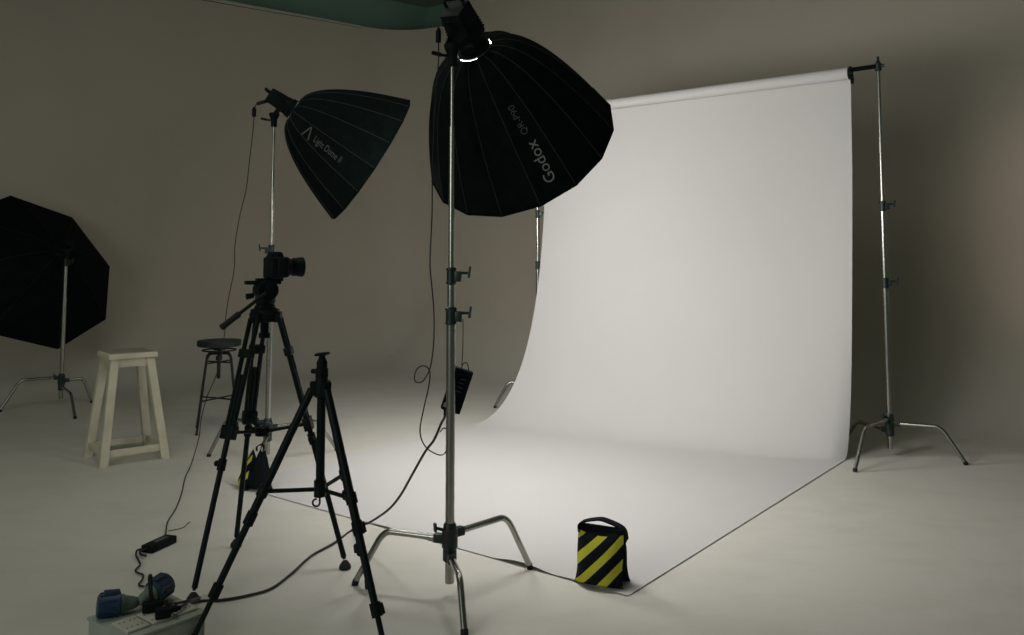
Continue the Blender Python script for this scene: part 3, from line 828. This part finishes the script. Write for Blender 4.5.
sandbag('yellow and black striped sandbag on the near corner of the white paper', fl(571.5, 584.5), fl(621.5, 593.5), 0.15, 0.222)
sandbag('yellow and black sandbag on the stand behind the camera tripod', fl(240, 491), fl(268, 494), 0.14, 0.21, striped=(0, 1), handle=False, t=.12) if False else None
# second sandbag: slumped over a leg of the left stand, mostly its black side to the camera
bpos = fl(255, 490)
sg = thing('sandbag', 'sandbag slumped on the stand leg behind the camera tripod', 'sandbag', V((bpos.x, bpos.y, 0)), 'striped saddle sandbags')
bm = NB(); uvl = bm.loops.layers.uv.new('UVMap')
pillow(bm, bpos + V((0.015, 0, 0)), V((0.97, -0.25, 0)).normalized(), V((-0.25, -0.97, 0)).normalized(), 0.20, 0.215, 0.12, 0, uvl, lean=-0.045, top_w=0.16)
obj('bag_half', bm, None, sg, sharp=60, mats=[M['bag_black'], M['stripes']])
bm = NB(); uvl = bm.loops.layers.uv.new('UVMap')
pillow(bm, bpos + V((-0.075, 0.05, 0)), V((0.30, -0.95, 0)).normalized(), V((-0.95, -0.30, 0)).normalized(), 0.19, 0.21, 0.10, 1, uvl, lean=-0.045, top_w=0.5)
obj('bag_half', bm, None, sg, sharp=60, mats=[M['bag_black'], M['stripes']])
bm = NB()
hp = smooth([bpos + V((-.01, .05, .205)), bpos + V((-.012, .06, .225)), bpos + V((.005, .07, .235)), bpos + V((.022, .075, .225)), bpos + V((.02, .07, .20))], 5)
for p, q in zip(hp, hp[1:]): bar(bm, p, q + (q - p) * 0.15, 0.022, 0.005, side=V((0, 1, 0)))
obj('carry_strap', bm, M['bag_black'], sg)

# ------------------------------------------------------------------ power box and plugs, lower left
BH = 0.10
bR, bL, bB = fl(206, 611, BH), fl(88, 617, BH), fl(165, 592, BH)
bF = bR + bL - bB
bx = (bR - bF); by = (bL - bF); lx, ly = bx.length, by.length; bx.normalize(); by.normalize()
by = (by - bx * by.dot(bx)).normalized()
bc = (bR + bL) / 2
pb_ = thing('power_box', 'low grey power distribution box at the lower left edge', 'power box', V((bc.x, bc.y, 0)))
bm = NB(); box(bm, V((bc.x, bc.y, BH / 2 - 0.006)), (lx, ly, BH - 0.012), (bx, by, UP), 0.006); obj('body', bm, M['box'], pb_)
bm = NB(); box(bm, V((bc.x, bc.y, BH - 0.006)), (lx + 0.008, ly + 0.008, 0.010), (bx, by, UP), 0.003); obj('lid', bm, M['box'], pb_)
def on(fx, fy, z): return bF + bx * (fx * lx) + by * (fy * ly) + V((0, 0, z))
for q in range(3):
    fx = 0.17 + 0.31 * q
    bm = NB(); cpt = on(fx + 0.03, 0.33, 0.003); box(bm, cpt, (lx * 0.28, ly * 0.42, 0.008), (bx, by, UP), 0.002)
    sp = obj('socket_plate', bm, M['socket'], pb_)
    bm = NB()
    for i in range(2):
        for j in range(2):
            cc = cpt + bx * ((i - .5) * lx * 0.13) + by * ((j - .5) * ly * 0.2) + V((0, 0, 0.004))
            for k in (-1, 1): cyl(bm, cc + bx * k * 0.0075, cc + bx * k * 0.0075 + V((0, 0, 0.0008)), 0.003, seg=8)
    obj('socket_holes', bm, M['hole'], sp)
def ind_plug(label, p0, p1, tip=True):
    d = (p1 - p0); L = d.length; d.normalize()
    t = thing('industrial_plug', label, 'plug', p0, 'blue industrial plugs')
    bm = NB(); lathe(bm, p0, d, [(0, .030), (.003, .036), (.055, .0385), (.060, .040), (.068, .040), (.072, .030)], 24)
    for k in range(10):
        a = 2 * PI * k / 10; x, y, _ = frame_of(d)
        rr_ = (x * math.cos(a) + y * math.sin(a))
        bar(bm, p0 + rr_ * 0.037 + d * .006, p0 + rr_ * 0.0385 + d * 0.055, 0.008, 0.006, side=rr_.cross(d), bev=0.001)
    obj('collar', bm, M['blue'], t)
    x, y, _ = frame_of(d)
    bm = NB(); box(bm, p0 + d * 0.045 + V((0, 0, 0.040)), (0.03, 0.05, 0.012), (x, d, d.cross(x)), 0.003); obj('flap', bm, M['blue'], t)
    bm = NB(); lathe(bm, p0 + d * 0.070, d, [(0, .029), (.01, .031), (L - .115, .026), (L - .09, .021), (L - .075, .016), (L - .07, .010)], 20)
    obj('sleeve', bm, M['sleeve'], t)
    return t
zpl = BH + 0.041
ind_plug('blue industrial plug lying at the left end of the grey box', fl(97, 606, zpl), fl(139, 602, zpl - 0.012))
ind_plug('blue industrial plug tilted up at the back of the grey box', fl(168, 583, zpl + 0.01), fl(139, 602, zpl - 0.008))
# black mains plugs in the sockets, with their leads
def mains_plug(label, p, d, lead, r=0.004):
    d = V(d).normalized(); s = V((-d.y, d.x, 0)).normalized()
    t = thing('mains_plug', label, 'plug', p, 'black mains plugs in the grey box')
    bm = NB(); box(bm, p + V((0, 0, 0.018)), (0.05, 0.036, 0.034), (d, s, UP), 0.008, 3)
    tube(bm, [p + d * 0.02 + V((0, 0, 0.022)), p + d * 0.055 + V((0, 0, 0.026))], [0.012, 0.006], 10)
    obj('body', bm, M['black'], t)
    bm = NB(); rope(bm, [p + d * 0.05 + V((0, 0, 0.026))] + lead, r, 6); obj('lead', bm, M['cable'], t)
    return t
topz = BH + 0.007
pq = fl(150, 612, topz); pq2 = fl(163, 618, topz)
ROUTE = [(186, 603, .05), (200, 601, .007), (222, 600, .007), (250, 595, .007), (272, 588, .007), (292, 573, .007), (311, 556, .007), (334, 543, .007), (352, 530, .007)]
HANG = [(441, 424, 3.44), (434, 440, 3.47), (425, 452, 3.51), (412, 475, 3.58), (400, 496, 3.66), (388, 510, 3.74), (372, 521, 3.86), (362, 525.5, 3.93)]
lead1 = [fl(x, y, z) for x, y, z in ROUTE[:2]]
# hanging adapter behind the centre stand
ad = thing('power_adapter', 'black power brick hanging behind the middle light stand', 'power adapter', dep(458, 390, Y1 + 0.06))
axu = (dep(464.5, 366, Y1 + 0.07) - dep(449, 412, Y1 + 0.07)).normalized(); axs = V((1, 0.1, 0)); axs = (axs - axu * axs.dot(axu)).normalized(); axn = axu.cross(axs)
bm = NB(); box(bm, dep(457, 390, Y1 + 0.07), (0.080, 0.042, 0.175), (axs, axn, axu), 0.006); obj('case', bm, M['black'], ad)
bm = NB(); cc = dep(457, 390, Y1 + 0.07)
fn = axn if axn.y < 0 else -axn
box(bm, cc + fn * 0.0212 - axs * 0.026 - axu * 0.066, (0.016, 0.001, 0.018), (axs, fn, axu)); obj('white_label', bm, M['print'], ad)
bm = NB()
for k in range(4): box(bm, cc + fn * 0.0212 + axs * (0.008 - 0.003 * (k % 2)) + axu * (0.05 - 0.017 * k), (0.020, 0.001, 0.004), (axs, fn, axu))
obj('printed_marks', bm, M['print_dim'], ad)
# thin loop from the knob to the adapter
bm = NB(); rope(bm, [dep(463, 319, Y1 - .01), dep(463, 340, Y1 + .02), dep(462, 363, Y1 + .05), dep(462.5, 366, Y1 + .07)], 0.0018, 6, 6)
rope(bm, [dep(461.5, 368, Y1 + .07), dep(463, 364, Y1 + .07), dep(467, 363, Y1 + .07), dep(468.5, 370, Y1 + .07), dep(467.5, 375, Y1 + .07)], 0.0022, 6, 6)
obj('hanging_loop', bm, M['cable'], ad)
# thick mains cable: adapter down to the floor and across to the box
bm = NB()
rp = [dep(446, 408, Y1 + .07), dep(445, 416, Y1 + .06)] + [dep(*h) for h in HANG] + [fl(x, y, z) for x, y, z in ROUTE[::-1]] + [fl(172, 605, BH + .03)]
cbm = NB(); tube(cbm, [rp[0] + (rp[0] - rp[1]) * 0.3, rp[1]], [.011, .0065], 10)
cab = thing('mains_cable', 'thick black cable running across the floor from middle stand to power box', 'cable', V((rp[12].x, rp[12].y, 0)))
rope(bm, rp, 0.0052, 8); obj('cord', bm, M['cable'], cab); obj('strain_relief', cbm, M['black'], cab)
mains_plug('black plug nearer the middle of the grey box', pq, (0.9, 0.35, 0), [fl(166, 604, BH + .03), fl(178, 603, BH + .02), fl(190, 600, BH + 0.0), fl(200, 597.5, .03)], 0.0045)
mains_plug('black plug nearest the front of the grey box', pq2, (0.9, 0.40, 0), [fl(176, 611, BH + .018), fl(184, 605, BH + .018), fl(192, 601, BH - .02)], 0.0045)
yl = fl(150, 609, topz).y
bm = NB(); rope(bm, [dep(154, 609, yl), dep(151, 600, yl - .02), dep(149.5, 588, yl - .03), dep(149, 578, yl - .03), dep(150.2, 575, yl - .025), dep(151.6, 578, yl - .02), dep(151.5, 590, yl - .01), dep(154, 602, yl), dep(158, 608, yl + .01)], 0.0042, 8)
tag(obj('cable_loop', bm, M['cable']), 'short upright loop of black cable between the blue plugs', 'cable')

# ------------------------------------------------------------------ cord of the big softbox lamp
fr_, X_, Y_, L_ = lf1
pc = dep(448, 24, fr_.y - 0.12)
bm = NB()
cord = [pc + V((.03, .02, 0)), dep(444, 24.5, 3.30), dep(438.5, 26, 3.31), dep(438, 33, 3.31), dep(438.5, 60, 3.32), dep(435, 105, 3.33), dep(432.5, 165, 3.33), dep(432, 215, 3.34), dep(430, 262, 3.34), dep(432, 288, 3.34), dep(434, 315, 3.35), dep(433.5, 345, 3.35), dep(430, 368, 3.36), dep(423, 381, 3.37), dep(416, 382, 3.38), dep(414.5, 376, 3.37), dep(418, 368, 3.35), dep(425, 366, 3.33), dep(430, 373, 3.32), dep(428, 390, 3.32), dep(423, 412, 3.33), dep(420, 432, 3.34), dep(425, 446, 3.35), dep(436, 454, 3.36), dep(444, 454, 3.37), dep(448, 444, 3.38), dep(448.5, 432, 3.39), dep(444, 428, 3.40), dep(440, 432, 3.41)]
lc1 = thing('lamp_cord', 'thin black cord looping down beside the middle light stand', 'cord', V((cord[20].x, cord[20].y, 0.3)))
rope(bm, cord, 0.0026, 8, 6); obj('wire', bm, M['cable'], lc1)
bm = NB(); lathe(bm, dep(438.3, 43, 3.315), (0, 0, 1), [(0, .004), (.004, .011), (.05, .011), (.055, .007), (.065, .004)], 12); obj('inline_connector', bm, M['black'], lc1)
bm = NB(); cyl(bm, dep(449, 24, 3.32), dep(442, 24.5, 3.31), 0.009, seg=12); obj('plug', bm, M['black'], lc1)

# ------------------------------------------------------------------ cord and adapter of the left softbox lamp
fr_, X_, Y_, L_ = lf2
bm = NB()
k2 = fr_ - SB2_D.normalized() * (L_ + .0)
cord = [dep(267, 102, k2.y), dep(262, 102.5, 5.0), dep(256, 105, 5.0), dep(254.5, 112, 5.0), dep(253, 130, 5.0), dep(249, 165, 5.02), dep(246, 190, 5.03), dep(240, 215, 5.05), dep(235, 245, 5.07), dep(234, 270, 5.1), dep(229, 296, 5.1), dep(226, 315, 5.1), dep(224.5, 335, 5.1), dep(218, 370, 5.1), dep(207, 397, 5.1), dep(201, 420, 5.12), dep(199, 437, 5.12), fl(192, 462, .03), fl(185, 478, .004), fl(182, 492, .004), fl(176, 508, .004), fl(168, 521, .004), fl(166, 530, .006), fl(165, 536, .022)]
lc2 = thing('lamp_cord', 'thin cord hanging from the smaller softbox down past the round stool', 'cord', V((cord[18].x, cord[18].y, 0)))
rope(bm, cord, 0.0032, 8, 6); obj('wire', bm, M['cable'], lc2)
bm = NB(); lathe(bm, dep(254, 117, 5.0), (0, 0, 1), [(0, .005), (.004, .013), (.05, .013), (.055, .008), (.062, .005)], 12); obj('inline_connector', bm, M['black'], lc2)
bm = NB(); cyl(bm, dep(267, 101, k2.y), dep(258, 103.5, 5.0), 0.011, seg=12); obj('plug', bm, M['black'], lc2)
a_, b_ = fl(146, 549, .02), fl(172, 537, .02)
bd_ = (b_ - a_); bl = bd_.length; bd_.normalize(); bs = V((-bd_.y, bd_.x, 0))
fa = thing('power_adapter', 'flat black power brick lying on the floor behind the blue plugs', 'power adapter', V(((a_.x + b_.x) / 2, (a_.y + b_.y) / 2, 0)))
bm = NB(); box(bm, V(((a_.x + b_.x) / 2, (a_.y + b_.y) / 2, 0.0165)), (bl * 0.95, 0.062, 0.032), (bd_, bs, UP), 0.005); obj('case', bm, M['black'], fa)
bm = NB(); box(bm, V(((a_.x + b_.x) / 2, (a_.y + b_.y) / 2, 0.033)) + bd_ * 0.01, (bl * .45, 0.022, 0.001), (bd_, bs, UP)); obj('printed_label', bm, M['print_dim'], fa)
bm = NB()
rope(bm, [a_ + bd_ * .01, fl(142, 550, .02), fl(137.5, 550, .02), fl(136, 555, .012), fl(139, 561, .008), fl(140, 565, .008), fl(135.5, 570, .008), fl(138, 573, .008), fl(143, 575, .008), fl(142, 580, .008), fl(139, 584, .008), fl(140.5, 586, .008), fl(144, 586.5, .008)], 0.0042, 8, 8)
rope(bm, [fl(140, 549, .02), fl(140.5, 554, .012), fl(146, 556, .012)], 0.005, 6, 8)
obj('curly_lead', bm, M['cable'], fa)
bm = NB(); rope(bm, [fl(168, 531, .004), fl(178, 529, .003), fl(184, 527, .003), fl(188, 523, .003), fl(190, 522, .003)], 0.0018, 6, 6)
tag(obj('loose_wire', bm, M['cable']), 'short thin wire lying loose beside the power brick on the floor', 'wire')

# ------------------------------------------------------------------ lettering on the smaller softbox and red mark on the octagonal one
SB2_K = 3
text_on(ps2, '\u039b', SB2_K, 0.20, 0.30, 0.105, 16, sb2, 'printed_emblem', M['print_dim'], up_sign=-1)
text_on(ps2, 'Light Dome II', SB2_K, 0.34, 0.68, 0.060, 16, sb2, 'printed_lettering', M['print_dim'], up_sign=-1)

# ------------------------------------------------------------------ light
def area(name, loc, target, size, power, col, shape='DISK', size_y=None, spread=None):
    l = bpy.data.lights.new(name, 'AREA'); l.shape = shape; l.size = size; l.energy = power; l.color = col
    if size_y: l.size_y = size_y
    if spread: l.spread = math.radians(spread)
    o = bpy.data.objects.new(name, l); C.objects.link(o); o.location = loc
    o.rotation_euler = (V(target) - V(loc)).to_track_quat('-Z', 'Y').to_euler()
    return o
area('ceiling_lamp', (-1.9, 3.6, 4.3), (-1.9, 3.8, 0), 2.6, 25, (1.0, 1.0, 0.90))
area('added_fill_light', (-3.6, -1.2, 2.4), (1.2, 6.0, 1.3), 2.2, 54, (1.0, 1.0, 0.93))  # unseen frontal fill, added to brighten the upright paper
sp = bpy.data.lights.new('added_wall_spot', 'SPOT'); sp.energy = 95; sp.color = (1.0, 0.76, 0.66); sp.spot_size = math.radians(40); sp.spot_blend = 0.6; sp.shadow_soft_size = 0.15  # unseen warm spot, added to brighten the wall at far right
so = bpy.data.objects.new('added_wall_spot', sp); C.objects.link(so); so.location = (4.4, 2.4, 3.0)
so.rotation_euler = (V((5.35, 6.7, 1.7)) - V((4.4, 2.4, 3.0))).to_track_quat('-Z', 'Y').to_euler()
w = bpy.data.worlds.new('studio_world'); scene.world = w; w.use_nodes = True
bg = w.node_tree.nodes['Background']; bg.inputs['Color'].default_value = (0.52, 0.84, 0.74, 1); bg.inputs['Strength'].default_value = 0.115

scene.view_settings.view_transform = 'Standard'; scene.view_settings.look = 'None'
scene.view_settings.exposure = 0.0; scene.view_settings.gamma = 1.0; scene.view_settings.use_curve_mapping = False
scene.cycles.use_denoising = True
scene.cycles.max_bounces = 8
